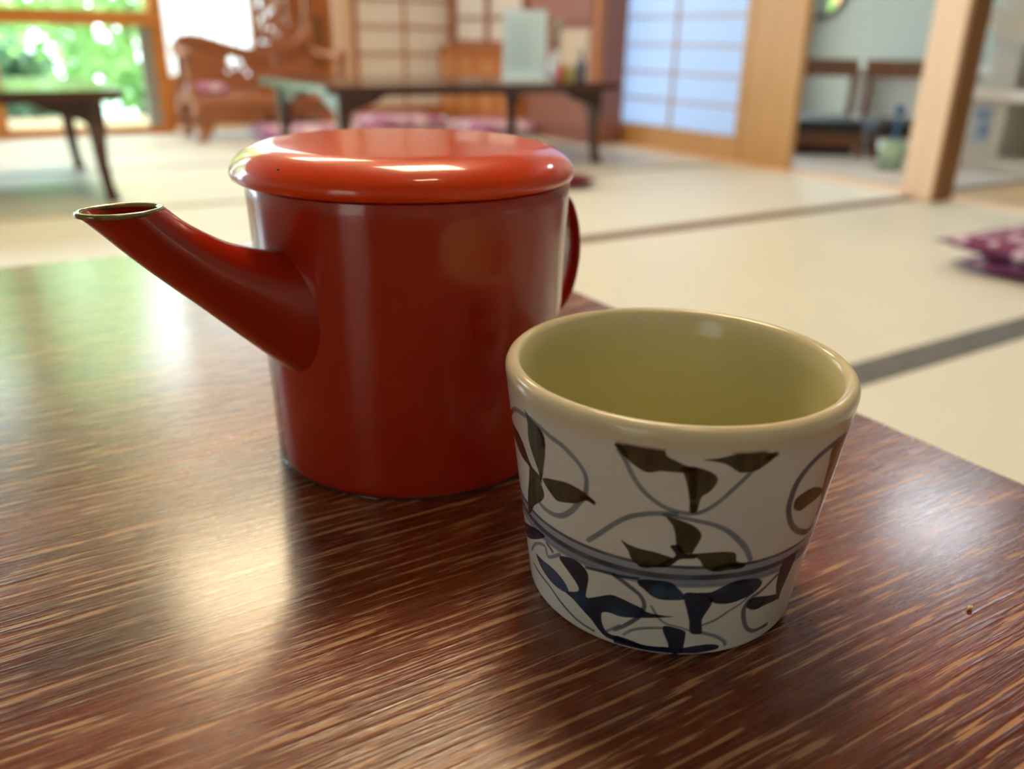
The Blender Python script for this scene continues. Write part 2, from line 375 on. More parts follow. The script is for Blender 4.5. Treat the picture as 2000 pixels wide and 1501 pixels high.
for a in ((1.15, 6.7, .60, 2.2, 'leaf', 'bright green shrub at the right of the garden window', .10, 2200, 1),
          (-.12, 7.0, .50, 2.7, 'leaf', 'tall light green shrub in the middle of the garden window', .12, 1900, 2),
          (.36, 6.05, .22, .70, 'leaf_dark', 'low dark green shrub nearest the garden window', .08, 500, 3),
          (-1.35, 6.9, .55, 2.0, 'leaf_dark', 'broad deep green shrub left in the garden', .10, 1700, 4),
          (.55, 9.0, .95, 4.2, 'leaf', 'large light green shrub centred beyond the others', .17, 2600, 5),
          (-1.9, 9.0, 1.0, 4.0, 'leaf', 'tall light green shrub at the far left of the garden', .16, 2300, 6),
          (2.9, 9.4, .95, 3.2, 'leaf_dark', 'tall dark green shrub behind the curtained window', .16, 1300, 7)):
    shrub(*a)

# ================================================================== NEAR TABLE
YAW = math.radians(-1.45)
nt_ = thing('low_table', 'dark reddish brown low table holding the red pot and cup', 'table', (.303-.62, .648-.45, 0), YAW)
tw, td = .62, .45
def rrect(w, d, r, n=5):
    P = []
    for cx, cy, a0 in ((w-r, d-r, 0), (-w+r, d-r, 90), (-w+r, -d+r, 180), (w-r, -d+r, 270)):
        for k in range(n+1):
            a = math.radians(a0+90*k/n); P.append((cx+r*math.cos(a), cy+r*math.sin(a)))
    return P
obj('table_top', prism(rrect(tw, td, .012), TT-.028, TT, 'z'), 'table', nt_, bevel=.002)
obj('apron', boxes((-tw+.06, tw-.06, -td+.05, -td+.07, TT-.075, TT-.028), (-tw+.06, tw-.06, td-.07, td-.05, TT-.075, TT-.028),
    (-tw+.06, -tw+.08, -td+.07, td-.07, TT-.075, TT-.028), (tw-.08, tw-.06, -td+.07, td-.07, TT-.075, TT-.028)), 'dark_wood', nt_)
for sx in (-1, 1):
    for sy in (-1, 1):
        x, y = sx*(tw-.095), sy*(td-.085)
        bm = bmesh.new(); v = []
        for z, s in ((0, .022), (TT-.0285, .032)): v.append([bm.verts.new((x+a*s, y+b*s, z)) for a, b in ((-1, -1), (1, -1), (1, 1), (-1, 1))])
        for k in range(4): bm.faces.new((v[0][k], v[0][(k+1) % 4], v[1][(k+1) % 4], v[1][k]))
        bm.faces.new(v[0][::-1]); bm.faces.new(v[1]); obj('leg', bm, 'dark_wood', nt_)

# ================================================================== RED LACQUER POT
PX, PY = .9098*S*.994, 1.8929*S*.994
pot = thing('lacquer_pot', 'red lacquered spouted pot with a lid on the dark table', 'teapot', (PX, PY, TT))
def sp(P): return [(r*S, z*S) for r, z in P]
R0, R1 = .3607, .3883
Zb = .690
body = [(0, .020), (R0-.03, .020), (R0-.022, .004), (R0-.004, .0035), (R0+.004, .008), (R0+.006, .020)] + [(R0+.005+(R1-.001-R0-.004)*t, .026+(Zb-.026)*t) for t in (.03, .1, .25, .4, .55, .7, .85, .95)] + \
    [(R1, Zb), (R1-.004, Zb+.006), (R1-.018, Zb+.006), (R1-.022, Zb-.004), (R1-.03, .4), (R0-.03, .05), (0, .045)]
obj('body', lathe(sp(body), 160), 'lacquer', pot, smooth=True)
foot = [(R0-.028, 0), (R0-.004, 0), (R0+.003, .001), (R0+.001, .0033), (R0-.023, .0036), (R0-.028, .012)]
obj('foot_ring', lathe(sp(foot), 160, closed=True), 'black_lacquer', pot, smooth=True)
lidp = [(0, .781), (.10, .780), (.20, .778), (.27, .7765), (.305, .7755), (.325, .774), (.345, .769), (.365, .761), (.385, .749), (.399, .735), (.4065, .722), (.4085, .711), (.405, .702), (.398, .697)]
lidq = [(.398, .697), (.392, .698), (.389, .703), (.388, .712), (.360, .722), (.30, .74), (0, .755)]
ld = obj('lid', lathe(sp(lidp+lidq[1:]), 200), 'lacquer_lit', pot, smooth=True, loc=(-.845*.0016, .535*.0016, 0))
bm = bmesh.new(); bmesh.ops.create_icosphere(bm, subdivisions=2, radius=.0008)
for v in bm.verts: v.co.z *= .5
obj('chip_mark', bm, 'black', ld, loc=(-.0514, -.0213, .7475*S))
# spout: elliptical loft in the vertical plane through azimuth 195 deg
az = math.radians(195); U_ = Vector((math.cos(az), math.sin(az), 0)); V_ = Vector((-math.sin(az), math.cos(az), 0)); Z_ = Vector((0, 0, 1))
up_ = [(.655-.029, .698), (.597, .671), (.568, .649), (.530, .625), (.494, .606), (.436, .585), (.395, .574), (.345, .572), (.31, .572)]
lo_ = [(.785, .699), (.748, .661), (.690, .598), (.630, .538), (.568, .478), (.494, .404), (.425, .336), (.36, .272), (.32, .232)]
ww_ = [.0625, .0615, .062, .064, .069, .078, .091, .112, .118]
ct = [((u[0], u[1], 0), (l[0], l[1], 0), (w, 0, 0)) for u, l, w in zip(up_, lo_, ww_)]
uu = catmull([c[0] for c in ct], 6); ll = catmull([c[1] for c in ct], 6); wv_ = catmull([c[2] for c in ct], 6)
def spout_mesh(inset, flip, upto=None, n=48):
    bm = bmesh.new(); rings = []
    for u, l, w in list(zip(uu, ll, wv_))[:upto]:
        mid = (u+l)/2; hv = (u-l)/2; L = hv.length; k = (L-inset)/L; ww = w.x-inset
        ring = []
        for i in range(n):
            a = 2*PI*i/n; q = mid+hv*k*math.cos(a)
            ring.append(bm.verts.new((U_*q.x+V_*ww*math.sin(a)+Z_*q.y)*S))
        rings.append(ring)
    for A, B in zip(rings, rings[1:]):
        for i in range(n): bm.faces.new((A[i], A[(i+1) % n], B[(i+1) % n], B[i]))
    return bm, rings
bm, ro = spout_mesh(0, False)
bi, ri = spout_mesh(.011, True)
n = 48
off = [[bm.verts.new(v.co) for v in r] for r in ri]
for A, B in zip(off, off[1:]):
    for i in range(n): bm.faces.new((A[i], B[i], B[(i+1) % n], A[(i+1) % n]))
for i in range(n): bm.faces.new((ro[0][i], off[0][i], off[0][(i+1) % n], ro[0][(i+1) % n]))
for i in range(n): bm.faces.new((ro[-1][i], ro[-1][(i+1) % n], off[-1][(i+1) % n], off[-1][i]))
bi.free()
spo = obj('spout', bm, 'lacquer', pot, smooth=True)
# dark worn rim round the spout mouth
bm = bmesh.new(); u, l, w = uu[0], ll[0], wv_[0]; rings = []
for da, dz in ((.0003, -.006), (.001, -.001), (-.001, .0025), (-.007, .003), (-.0115, .0005), (-.0122, -.006)):
    mid = (u+l)/2; hv = (u-l)/2; L = hv.length; k = (L+da)/L
    rings.append([bm.verts.new((U_*((mid+hv*k*math.cos(2*PI*i/n)).x)+V_*(w.x+da)*math.sin(2*PI*i/n)+Z_*((mid+hv*k*math.cos(2*PI*i/n)).y+dz))*S) for i in range(n)])
for A, B in zip(rings, rings[1:]+rings[:1]):
    for i in range(n): bm.faces.new((A[i], A[(i+1) % n], B[(i+1) % n], B[i]))
obj('mouth_rim', bm, mat('worn_dark_gold_rim', (.20, .155, .055), .2, coat=1), spo, smooth=True)
# ear handle at the back right, a flat upright loop
hz = math.radians(-8); HU = Vector((math.cos(hz), math.sin(hz), 0)); HV = Vector((-math.sin(hz), math.cos(hz), 0))
path = catmull([(.365, .635, 0), (.40, .635, 0), (.432, .60, 0), (.452, .53, 0), (.455, .46, 0), (.44, .38, 0), (.41, .33, 0), (.365, .315, 0)], 6)
bm = bmesh.new(); rings = []
for i, p in enumerate(path):
    t = (path[min(i+1, len(path)-1)]-path[max(i-1, 0)]).normalized(); nn = Vector((-t.y, t.x, 0))
    ring = []
    for k in range(14):
        a = 2*PI*k/14; q = p+nn*.012*math.cos(a); ring.append(bm.verts.new((HU*q.x+Z_*q.y+HV*.045*math.sin(a))*S))
    rings.append(ring)
for A, B in zip(rings, rings[1:]):
    for k in range(14): bm.faces.new((A[k], A[(k+1) % 14], B[(k+1) % 14], B[k]))
bm.faces.new(rings[0]); bm.faces.new(rings[-1][::-1])
obj('handle', bm, 'lacquer', pot, smooth=True)

# ================================================================== PAINTED CUP
STROKES = [
 ('l', 1.15, 'b', [(-54.7,46.1),(-54.8,50.9),(-49.3,55.2),(-44.3,58.0),(-39.6,58.9),(-35.7,59.4),(-31.8,58.8),(-28.5,57.8),(-24.9,57.0),(-22.2,55.5),(-19.6,53.3),(-18.2,50.9),(-18.1,48.2),(-18.6,45.3),(-20.6,42.0),(-23.0,38.6),(-26.4,35.7),(-30.1,34.6),(-33.4,34.6),(-35.1,35.2)]),
 ('l', 0.5, 'B', [(-54.7,46.1),(-54.7,40.2),(-54.7,32.8),(-54.0,28.6),(-42.9,30.9)]),
 ('l', 0.95, 'b', [(-10.3,60.7),(-8.6,57.9),(-7.0,54.4),(-4.8,51.2),(-2.2,48.8),(0.6,47.1),(3.8,46.2),(6.6,46.1),(9.0,47.0),(11.8,49.5),(14.4,52.8),(17.0,56.3),(18.7,58.7),(22.1,61.5)]),
 ('l', 1.1, 'b', [(-17.9,32.1),(-14.8,35.4),(-10.6,40.1),(-6.8,43.2),(-1.9,45.1),(2.8,45.6)]),
 ('l', 1.1, 'b', [(0.6,45.1),(5.0,44.6),(8.3,43.9),(11.7,42.9),(15.4,40.8),(18.8,37.5),(21.2,34.5),(23.0,31.2)]),
 ('l', 1.5, 'N', [(52.4,58.5),(43.2,59.0),(37.2,57.9),(33.1,55.1),(31.0,51.6),(30.5,47.5),(30.9,43.9),(33.4,39.1),(38.0,35.0),(43.9,32.4),(46.2,33.1)]),
 ('p', 0, 'g', [(-38.5,60.8),(-36.1,59.8),(-33.0,58.8),(-30.9,57.6),(-30.3,55.2),(-30.9,50.8),(-31.7,47.8),(-32.4,44.9),(-34.1,41.8),(-34.1,44.6),(-35.5,47.3),(-37.2,50.6),(-37.9,53.5),(-37.5,57.0),(-37.9,59.7)]),
 ('p', 0, 'g', [(-54.8,50.3),(-46.7,51.4),(-43.0,50.5),(-40.9,48.8),(-39.1,46.3),(-37.3,44.7),(-34.2,44.0),(-34.0,42.1),(-36.2,43.0),(-38.6,43.7),(-40.5,44.2),(-44.1,44.6),(-49.2,46.2),(-54.8,46.6)]),
 ('p', 0, 'g', [(-38.7,44.5),(-36.5,43.6),(-34.7,42.3),(-33.7,41.7),(-32.7,39.9),(-32.9,37.8),(-35.6,34.9),(-38.7,32.3),(-41.4,28.7),(-43.8,27.9),(-42.6,33.5),(-40.5,39.0)]),
 ('p', 0, 'g', [(-32.5,44.0),(-27.6,45.8),(-23.8,46.7),(-20.4,46.5),(-17.8,45.6),(-16.0,44.6),(-16.2,43.6),(-17.8,43.9),(-19.2,43.3),(-21.1,41.9),(-24.1,40.7),(-27.5,39.7),(-29.5,40.7),(-31.6,42.2)]),
 ('l', 0.9, 'k', [(-19.4,44.4),(-17.8,44.8),(-16.2,44.0)]),
 ('l', 0.9, 'k', [(-33.2,44.8),(-33.6,42.3)]),
 ('l', 0.9, 'k', [(-32.7,58.1),(-31.1,56.2),(-30.9,54.1)]),
 ('l', 0.9, 'k', [(-41.5,30.7),(-42.5,28.4)]),
 ('p', 0, 'g', [(-11.4,61.8),(-9.3,62.3),(-5.4,62.7),(-1.9,62.9),(-0.7,62.3),(-0.2,61.1),(1.8,60.1),(3.8,59.1),(5.8,58.5),(5.4,57.2),(2.8,57.1),(-1.1,57.0),(-3.4,56.2),(-5.1,56.4),(-7.2,57.7),(-9.1,59.3),(-10.4,61.0)]),
 ('p', 0, 'g', [(3.2,58.8),(5.8,58.9),(8.2,58.1),(9.9,57.1),(10.7,55.8),(10.5,54.3),(9.5,52.4),(7.9,50.8),(7.6,48.4),(7.2,46.4),(6.1,46.5),(5.5,49.0),(4.9,52.2),(3.9,55.8),(3.3,57.5)]),
 ('l', 1.4, 'k', [(6.4,48.3),(6.5,46.9)]),
 ('l', 1.2, 'k', [(3.3,58.0),(5.4,58.2)]),
 ('l', 1.2, 'k', [(-10.4,61.8),(-8.9,59.9)]),
 ('l', 1.4, 'k', [(5.2,57.7),(5.7,54.4),(6.1,50.7)]),
 ('p', 0, 'g', [(7.1,60.9),(10.1,61.4),(13.9,62.4),(18.0,62.5),(20.5,62.2),(22.7,61.5),(22.0,60.0),(20.5,58.7),(18.9,57.6),(15.8,57.3),(14.5,57.8),(13.0,59.0),(11.5,59.9),(9.2,60.5)]),
 ('l', 1.3, 'k', [(20.8,60.7),(22.6,61.3)]),
 ('p', 0, 'g', [(0.8,44.7),(3.2,44.2),(6.3,43.1),(8.1,41.8),(9.2,40.1),(9.0,38.1),(8.2,35.8),(7.7,34.4),(6.4,34.3),(5.0,34.5),(4.0,35.8),(3.3,39.5),(2.5,42.2)]),
 ('p', 0, 'g', [(-9.2,35.5),(-7.4,34.7),(-4.4,34.1),(-1.2,33.9),(1.6,33.2),(3.4,32.6),(2.6,31.3),(0.9,30.2),(-2.4,28.6),(-4.3,28.8),(-6.0,30.1),(-6.9,31.4),(-7.3,32.7)]),
 ('p', 0, 'k', [(2.4,36.2),(4.6,36.6),(6.2,34.3),(8.6,34.4),(8.6,32.9),(5.2,32.5),(3.6,30.8),(2.1,29.7),(0.1,29.4),(1.7,31.5),(4.0,33.5)]),
 ('p', 0, 'g', [(8.0,34.1),(11.8,34.7),(16.0,34.7),(18.5,33.8),(19.2,31.4),(21.6,30.3),(21.1,28.9),(17.5,28.9),(13.9,28.7),(11.3,30.0),(9.8,32.4)]),
 ('l', 1.1, 'k', [(13.7,29.6),(17.2,30.5),(21.4,29.8)]),
 ('l', 0.9, 'k', [(-4.1,29.1),(0.0,29.7)]),
 ('p', 0, 'g', [(32.2,46.5),(34.9,47.8),(39.0,47.8),(44.4,44.9),(43.6,43.4),(38.3,42.6),(35.5,42.1),(32.7,43.7)]),
 ('p', 0, 'o', [(50.7,58.0),(49.8,54.6),(50.6,47.8),(48.7,42.0),(48.5,35.7),(46.4,34.9),(46.4,39.4),(44.0,45.5),(42.7,52.5),(41.4,57.2),(43.6,58.4)]),
 ('p', 0, 'n', [(-4.4,24.4),(-1.2,25.2),(3.4,25.2),(5.3,23.7),(6.9,22.0),(7.6,20.0),(4.9,19.5),(1.6,19.3),(-0.8,20.1),(-2.8,21.8),(-4.3,22.9)]),
 ('p', 0, 'n', [(7.2,21.7),(10.6,22.1),(14.7,20.4),(14.9,18.0),(14.0,15.6),(13.2,12.9),(13.9,8.7),(12.7,8.2),(10.5,8.9),(9.8,12.6),(8.5,16.9)]),
 ('p', 0, 'n', [(10.6,22.1),(14.2,22.2),(17.6,24.0),(21.1,25.1),(26.8,24.3),(29.1,21.8),(26.8,19.3),(24.0,18.5),(21.4,17.9),(18.8,17.8),(15.6,18.5),(13.2,20.5)]),
 ('p', 0, 'n', [(2.9,10.3),(4.8,10.8),(8.9,9.5),(9.4,7.6),(9.4,4.4),(9.0,1.4),(6.1,1.1),(4.9,4.8),(3.6,7.8)]),
 ('p', 0, 'n', [(-10.2,4.0),(-6.1,4.1),(-2.1,3.3),(3.0,3.3),(8.2,3.4),(13.3,4.3),(17.4,4.3),(19.8,3.4),(19.5,2.2),(15.1,1.8),(9.0,1.4),(3.2,2.0),(-2.0,1.3),(-7.4,1.5),(-10.1,1.1)]),
 ('l', 0.7, 'b', [(-7.5,5.3),(-5.0,7.7),(-1.3,9.2),(2.4,9.9)]),
 ('l', 0.5, 'b', [(-0.6,16.8),(1.6,13.2),(3.7,11.6),(7.3,10.7),(10.4,9.5)]),
 ('l', 0.6, 'b', [(13.5,11.3),(17.1,12.8),(20.6,15.3),(24.3,17.5),(28.8,22.8)]),
 ('l', 0.9, 'b', [(13.9,8.7),(18.2,6.9),(21.0,4.8),(21.9,3.3)]),
 ('l', 1.1, 'N', [(34.2,22.7),(29.8,19.5),(26.6,17.8),(25.2,15.1),(25.9,11.5),(27.9,7.7),(31.0,5.3),(35.0,5.0),(37.1,5.0)]),
 ('p', 0, 'n', [(25.6,15.9),(27.1,17.9),(32.4,16.7),(38.3,14.8),(38.3,13.0),(33.3,13.3),(29.5,13.1),(26.6,14.4)]),
 ('l', 1.0, 'N', [(-10.6,24.0),(-8.1,22.7),(-5.6,21.1),(-3.6,19.5),(-2.5,17.3),(-2.6,14.9),(-3.9,12.1),(-7.6,8.2),(-10.2,6.0)]),
 ('p', 0, 'n', [(-28.4,21.9),(-23.0,24.0),(-19.4,22.9),(-18.1,20.6),(-18.6,16.9),(-19.0,13.4),(-16.2,14.7),(-11.7,17.3),(-8.6,17.2),(-5.6,16.4),(-3.0,15.6),(-1.2,14.5),(3.2,14.2),(5.5,14.1),(0.4,13.0),(-3.9,12.1),(-8.4,11.1),(-12.2,11.2),(-14.2,10.0),(-13.9,6.4),(-12.1,4.1),(-8.2,4.0),(-1.8,3.1),(5.5,3.5),(7.6,1.3),(1.4,1.5),(-6.5,2.3),(-12.5,2.4),(-15.6,4.5),(-17.4,6.4),(-20.7,8.5),(-23.7,10.3),(-26.6,11.3),(-22.0,13.8),(-21.9,16.0),(-24.8,18.8)]),
 ('p', 0, 'm', [(-41.4,15.4),(-37.0,15.9),(-31.3,16.3),(-26.8,14.5),(-25.3,11.6),(-29.0,10.7),(-33.0,10.9),(-36.4,11.8),(-39.6,13.2)]),
 ('l', 0.7, 'N', [(-44.9,9.9),(-35.0,9.0),(-28.9,6.3),(-22.5,3.8),(-16.7,2.9)]),
 ('l', 0.8, 'N', [(-18.7,23.2),(-13.3,24.1),(-8.8,24.3),(-4.6,24.8)]),
 ('l', 0.8, 'b', [(-8.9,7.9),(-12.5,4.7)]),
 ('p', 0, 'n', [(-54.7,17.9),(-40.7,24.4),(-34.2,25.3),(-37.7,22.3),(-46.7,17.2),(-54.2,14.6)]),
 ('l', 0.9, 'k', [(-33.5,23.3),(-32.0,22.7),(-31.1,22.1)]),
 ('l', 0.8, 'b', [(-45.7,13.9),(-40.5,19.2),(-34.8,21.8),(-33.5,19.0),(-27.8,22.9)]),
 ('p', 0, 'n', [(35.3,26.8),(41.3,27.0),(40.4,20.2),(39.4,16.2),(39.0,12.3),(35.4,19.0)]),
]

CX, CY = 1.0355*S, 1.0482*S
camaz = math.atan2(-CY, -CX)
def cup_outer(z):      # radius in mm at height z mm
    h = .4647*145; return 145*(.2577+(.3192-.2577)*z/h)
prof = [(0, 2.2), (31.5, 2.2), (32.6, .7), (33.6, .15), (35.4, .0), (36.6, .35), (37.2, 1.0)]
zs = list(np.linspace(1.8, 62.2, 270))
prof += [(cup_outer(z)-.02*math.exp(-(z-1.8)/1.2), z) for z in zs]
ro_, ri_ = cup_outer(64), cup_outer(64)-4.3
prof += [(cup_outer(63.2)+.02, 63.2), (ro_+.12, 64.6), (ro_+.1, 66.0), (ro_-.45, 67.3), (ro_-1.35, 68.1), (ro_-2.4, 68.2), (ro_-3.3, 67.6), (ro_-3.9, 66.6), (ri_-.05, 65.0)]
prof += [(cup_outer(z)-4.6-.6*(1-(z/66))**.5*3, z) for z in np.linspace(63.2, 14, 24)]
prof += [(29.5, 10.5), (26.5, 8.1), (22, 6.8), (14, 6.3), (0, 6.2)]
na = 1080
bm = lathe([(r/1000, z/1000) for r, z in prof], na)
cup = obj('tea_cup', bm, 'white_glaze', None, smooth=True, loc=(CX, CY, TT))
tag(cup, 'white porcelain cup painted with olive leaves and blue vines', 'cup')
me = cup.data; nv = len(me.vertices); co = np.empty(nv*3, np.float32); me.vertices.foreach_get('co', co); co = co.reshape(-1, 3)*1000
th = (np.arctan2(co[:, 1], co[:, 0])-camaz+PI) % (2*PI)-PI
s_ = th*.29*145; z_ = co[:, 2]; rad = np.hypot(co[:, 0], co[:, 1])
outer = (z_ > .5) & (z_ < 63.0) & (rad > cup_outer(z_)-1.2)
idx = np.where(outer)[0]; s0 = s_[idx]; z0 = z_[idx]; PER = 2*PI*.29*145
rng = np.random.RandomState(3)
def vnoise(s, z, fs, fz, seed):
    r_ = np.random.RandomState(seed); out = 0
    for k in range(6):
        a = r_.uniform(0, 2*PI); f = r_.uniform(.5, 2.2); out = out+np.sin(s*fs*f*math.cos(a)+z*fz*f*math.sin(a)+r_.uniform(0, 6))
    return out/6
inner_white = np.array((.74, .735, .69)); col = np.ones((nv, 4), np.float32)
col[:, :3] = (.74, .72, .66)
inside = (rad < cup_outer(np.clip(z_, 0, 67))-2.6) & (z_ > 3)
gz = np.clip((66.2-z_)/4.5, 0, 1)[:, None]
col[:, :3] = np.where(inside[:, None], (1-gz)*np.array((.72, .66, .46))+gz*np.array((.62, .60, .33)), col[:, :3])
rim_warm_light = (np.clip((z_-60.0)/4.5, 0, 1)*(~inside))[:, None]  # rim tinted cream: warm lamp light put into the glaze colour
col[:, :3] = col[:, :3]*(1-rim_warm_light)+np.array((.72, .64, .45))*rim_warm_light
cc = np.tile(inner_white, (len(idx), 1)); cc = cc*(1+.03*vnoise(s0, z0, .15, .2, 1))[:, None]
outer_warm_light = np.clip((z0-60.0)/4.5, 0, 1)[:, None]; cc = cc*(1-outer_warm_light)+np.array((.72, .64, .45))*outer_warm_light  # same warm light painted just below the outer rim
wob = .22*vnoise(s0, z0, .12, .1, 9)
INK = {'b': (.028, .075, .13), 'B': (.02, .05, .13), 'N': (.006, .02, .06), 'g': (.052, .045, .019), 'k': (.014, .012, .008), 'o': (.15, .095, .03), 'n': (.004, .014, .048), 'm': (.02, .06, .13)}
def blend(cc, a, c): return cc*(1-a[:, None])+c*a[:, None]
for zc, hw, c_, al in ((30.0, .55, (.006, .02, .06), .95), (28.6, .8, (.16, .23, .38), .8), (26.9, .9, (.003, .010, .035), .98), (25.3, .95, (.08, .14, .26), .8), (24.1, .5, (.05, .09, .16), .7)):
    d = np.abs(z0+wob-zc)-hw; a = np.clip(.5-d/.35, 0, 1)*al*(.9+.1*vnoise(s0, z0, .5, .2, int(zc*10)))
    cc = blend(cc, np.clip(a, 0, 1), np.array(c_))
def seg_dist(ps, pz, P):
    d = np.full(ps.shape, 1e9)
    for (x0, y0), (x1, y1) in zip(P, P[1:]):
        dx, dy = x1-x0, y1-y0; L2 = dx*dx+dy*dy+1e-9
        t = np.clip(((ps-x0)*dx+(pz-y0)*dy)/L2, 0, 1); d = np.minimum(d, np.hypot(ps-x0-t*dx, pz-y0-t*dy))
    return d
def inside_poly(ps, pz, P):
    r = np.zeros(ps.shape, bool); Q = P+P[:1]
    for (x0, y0), (x1, y1) in zip(Q, Q[1:]):
        c_ = ((y0 > pz) != (y1 > pz)); xx = (x1-x0)*(pz-y0)/((y1-y0) or 1e-9)+x0; r ^= c_ & (ps < xx)
    return r
for shift in (0, PER/2):
    ps = (s0-shift+PER/2) % PER-PER/2
    for k, w, ink, P in STROKES:
        P = [(float(a), float(b)) for a, b in P]
        if k == 'l' and len(P) > 3: P = [(p.x, p.y) for p in catmull([(a, b, 0) for a, b in P], 4)]
        if k == 'p':
            Q_ = [(a, b, 0) for a, b in P]; n_ = len(Q_); c3 = catmull(Q_[-2:]+Q_+Q_[:2], 3); P = [(p.x, p.y) for p in c3[6:6+3*n_]]
        xs = [p[0] for p in P]; ys = [p[1] for p in P]
        sel = np.where((ps > min(xs)-2) & (ps < max(xs)+2) & (z0 > min(ys)-2) & (z0 < max(ys)+2))[0]
        if not len(sel): continue
        a_, b_ = ps[sel], z0[sel]; c0 = np.array(INK[ink]); d = seg_dist(a_, b_, P if k == 'l' else P+P[:1])
        if k == 'l':
            ww = w*.62*(1+.18*vnoise(a_, b_, .25, .3, len(P))); soft = .32 if ink != 'k' else .28
            al = np.clip(.5-(d-ww)/soft, 0, 1)*{'b': .80, 'B': .7, 'N': .93, 'k': .9}[ink]
            al = al*(.88+.12*vnoise(a_, b_, .4, .4, 5))
            cc[sel] = blend(cc[sel], np.clip(al, 0, 1), c0)
        else:
            sd_ = np.where(inside_poly(a_, b_, P), -d, d); al = np.clip(.5-sd_/.28, 0, 1)
            tone = 1.0+.45*vnoise(a_, b_, 1.2, .6, len(P)+3)+.35*vnoise(a_, b_, .25, .35, len(P)+7)
            edge = np.clip(1-(-sd_)/.55, 0, 1)*.35
            cl = c0[None, :]*np.clip(tone-edge, .35, 1.9)[:, None]
            if ink == 'n': cl = cl+np.clip(vnoise(a_, b_, .45, .3, len(P)+11)-.15, 0, 1)[:, None]*np.array((.02, .09, .15))
            cc[sel] = cc[sel]*(1-al[:, None]*.97)+cl*al[:, None]*.97
col[idx, :3] = cc
at = me.color_attributes.new('glaze', 'FLOAT_COLOR', 'POINT'); at.data.foreach_set('color', col.reshape(-1))
m = mat('painted_porcelain_glaze', (.8, .8, .8), .15, spec=.4, coat=.1, coat_rough=.05)
an = nd(m, 'ShaderNodeAttribute', attribute_name='glaze'); lk(m, an.outputs['Color'], bsdf(m).inputs['Base Color'])
bump(m, noise(m, coords(m, (90, 90, 90)), 1, 2), .06, .0006)
me.materials[0] = m

# small crumb on the table
bm = bmesh.new(); bmesh.ops.create_icosphere(bm, subdivisions=1, radius=.00075)
for v in bm.verts: v.co.x *= 1.5; v.co += Vector((random.uniform(-1, 1), random.uniform(-1, 1), random.uniform(-1, 1)))*.00015
tag(obj('crumb', bm, mat('cream_crumb', (.85, .65, .38), .7), loc=(.2135, .0931, TT+.0007)), 'tiny cream crumb lying on the table right of the cup', 'crumb')

# ================================================================== BACK TABLES
HT = .303
def curved_table(x0, x1, y0, y1, label, group='curved leg low tables at the back'):
    t = thing('low_table', label, 'table', ((x0+x1)/2, (y0+y1)/2, 0), 0, group)
    w, d = (x1-x0)/2, (y1-y0)/2
    obj('table_top', prism(rrect(w, d, .012), HT-.026, HT, 'z'), 'dark_wood', t, bevel=.004)
    lx, ly = w-.075, d-.065
    def apron(half, span):          # outline with the two ogee brackets
        P = [(-half, HT-.0262), (half, HT-.0262), (half, HT-.105)]
        cv = catmull([(half-.03, HT-.105, 0), (half-.045, HT-.086, 0), (half-.085, HT-.070, 0), (half-.125, HT-.058, 0), (half-.15, HT-.043, 0), (half-.17, HT-.036, 0)], 5)
        P += [(p.x, p.y) for p in cv]; P += [(-p.x, p.y) for p in cv[::-1]]; P += [(-half, HT-.105)]
        return P
    for s in (-1, 1):
        obj('apron', prism(apron(lx+.012, 0), s*ly-.012, s*ly+.012, 'y'), 'dark_wood', t)
        obj('apron', prism(apron(ly-.0125, 0), s*lx-.012, s*lx+.012, 'x'), 'dark_wood', t)
    for sx in (-1, 1):
        for sy in (-1, 1):
            bm = bmesh.new(); R = []
            for z, r, o_ in ((HT-.03, .024, 0), (HT-.10, .0235, 0), (HT-.14, .019, -.001), (HT-.2, .016, .000), (.04, .0145, .006), (.012, .0165, .011), (0, .0185, .013)):
                cx, cy = sx*(lx+o_), sy*(ly+o_)
                R.append([bm.verts.new((cx+r*a, cy+r*b, z)) for a, b in ((-1, -.8), (-.8, -1), (.8, -1), (1, -.8), (1, .8), (.8, 1), (-.8, 1), (-1, .8))])
            for A, B in zip(R, R[1:]):
                for k in range(8): bm.faces.new((A[k], A[(k+1) % 8], B[(k+1) % 8], B[k]))
            bm.faces.new(R[0]); bm.faces.new(R[-1]); obj('leg', bm, 'dark_wood', t, smooth=False)
    return t
curved_table(1.00, 2.19, 2.665, 3.40, 'dark low table with curved legs behind the pot, carrying the menu stand')
curved_table(-.82, .40, 2.61, 3.44, 'dark low table with curved legs in front of the garden window')

# ---- menu stand, flowers and bottles on the back table
ms = thing('menu_stand', 'pale blue upright menu board standing on the back table', 'menu stand', (1.885, 2.885, HT), math.radians(-33))
bm = boxes((-.083, .083, -.002, .002, .008, .255)); bmesh.ops.rotate(bm, verts=bm.verts, cent=(0, 0, 0), matrix=Matrix.Rotation(math.radians(-8), 3, 'X'))
obj('board', bm, mat('pale_blue_board', (.56, .80, 1.0), .35, coat=.5), ms, bevel=.001)
obj('foot', boxes((-.085, .11, -.035, .05, 0, .008)), mat('clear_blue_acrylic', (.55, .68, .78), .15), ms, bevel=.002)
bm = bmesh.new()
for k in range(9):
    z = .05+.02*k; ww_l = .06 if k % 3 else .045; y = .0022-.0; box(bm, -.065, -.065+ww_l*1.6, -.0042, -.0022, z, z+.003)
bmesh.ops.rotate(bm, verts=bm.verts, cent=(0, 0, 0), matrix=Matrix.Rotation(math.radians(-8), 3, 'X'))
obj('print_lines', bm, mat('faint_blue_print', (.42, .62, .74), .6), ms)
vs = thing('flower_vase', 'white vase of pale flowers beside the menu board', 'vase', (2.035, 2.89, HT))
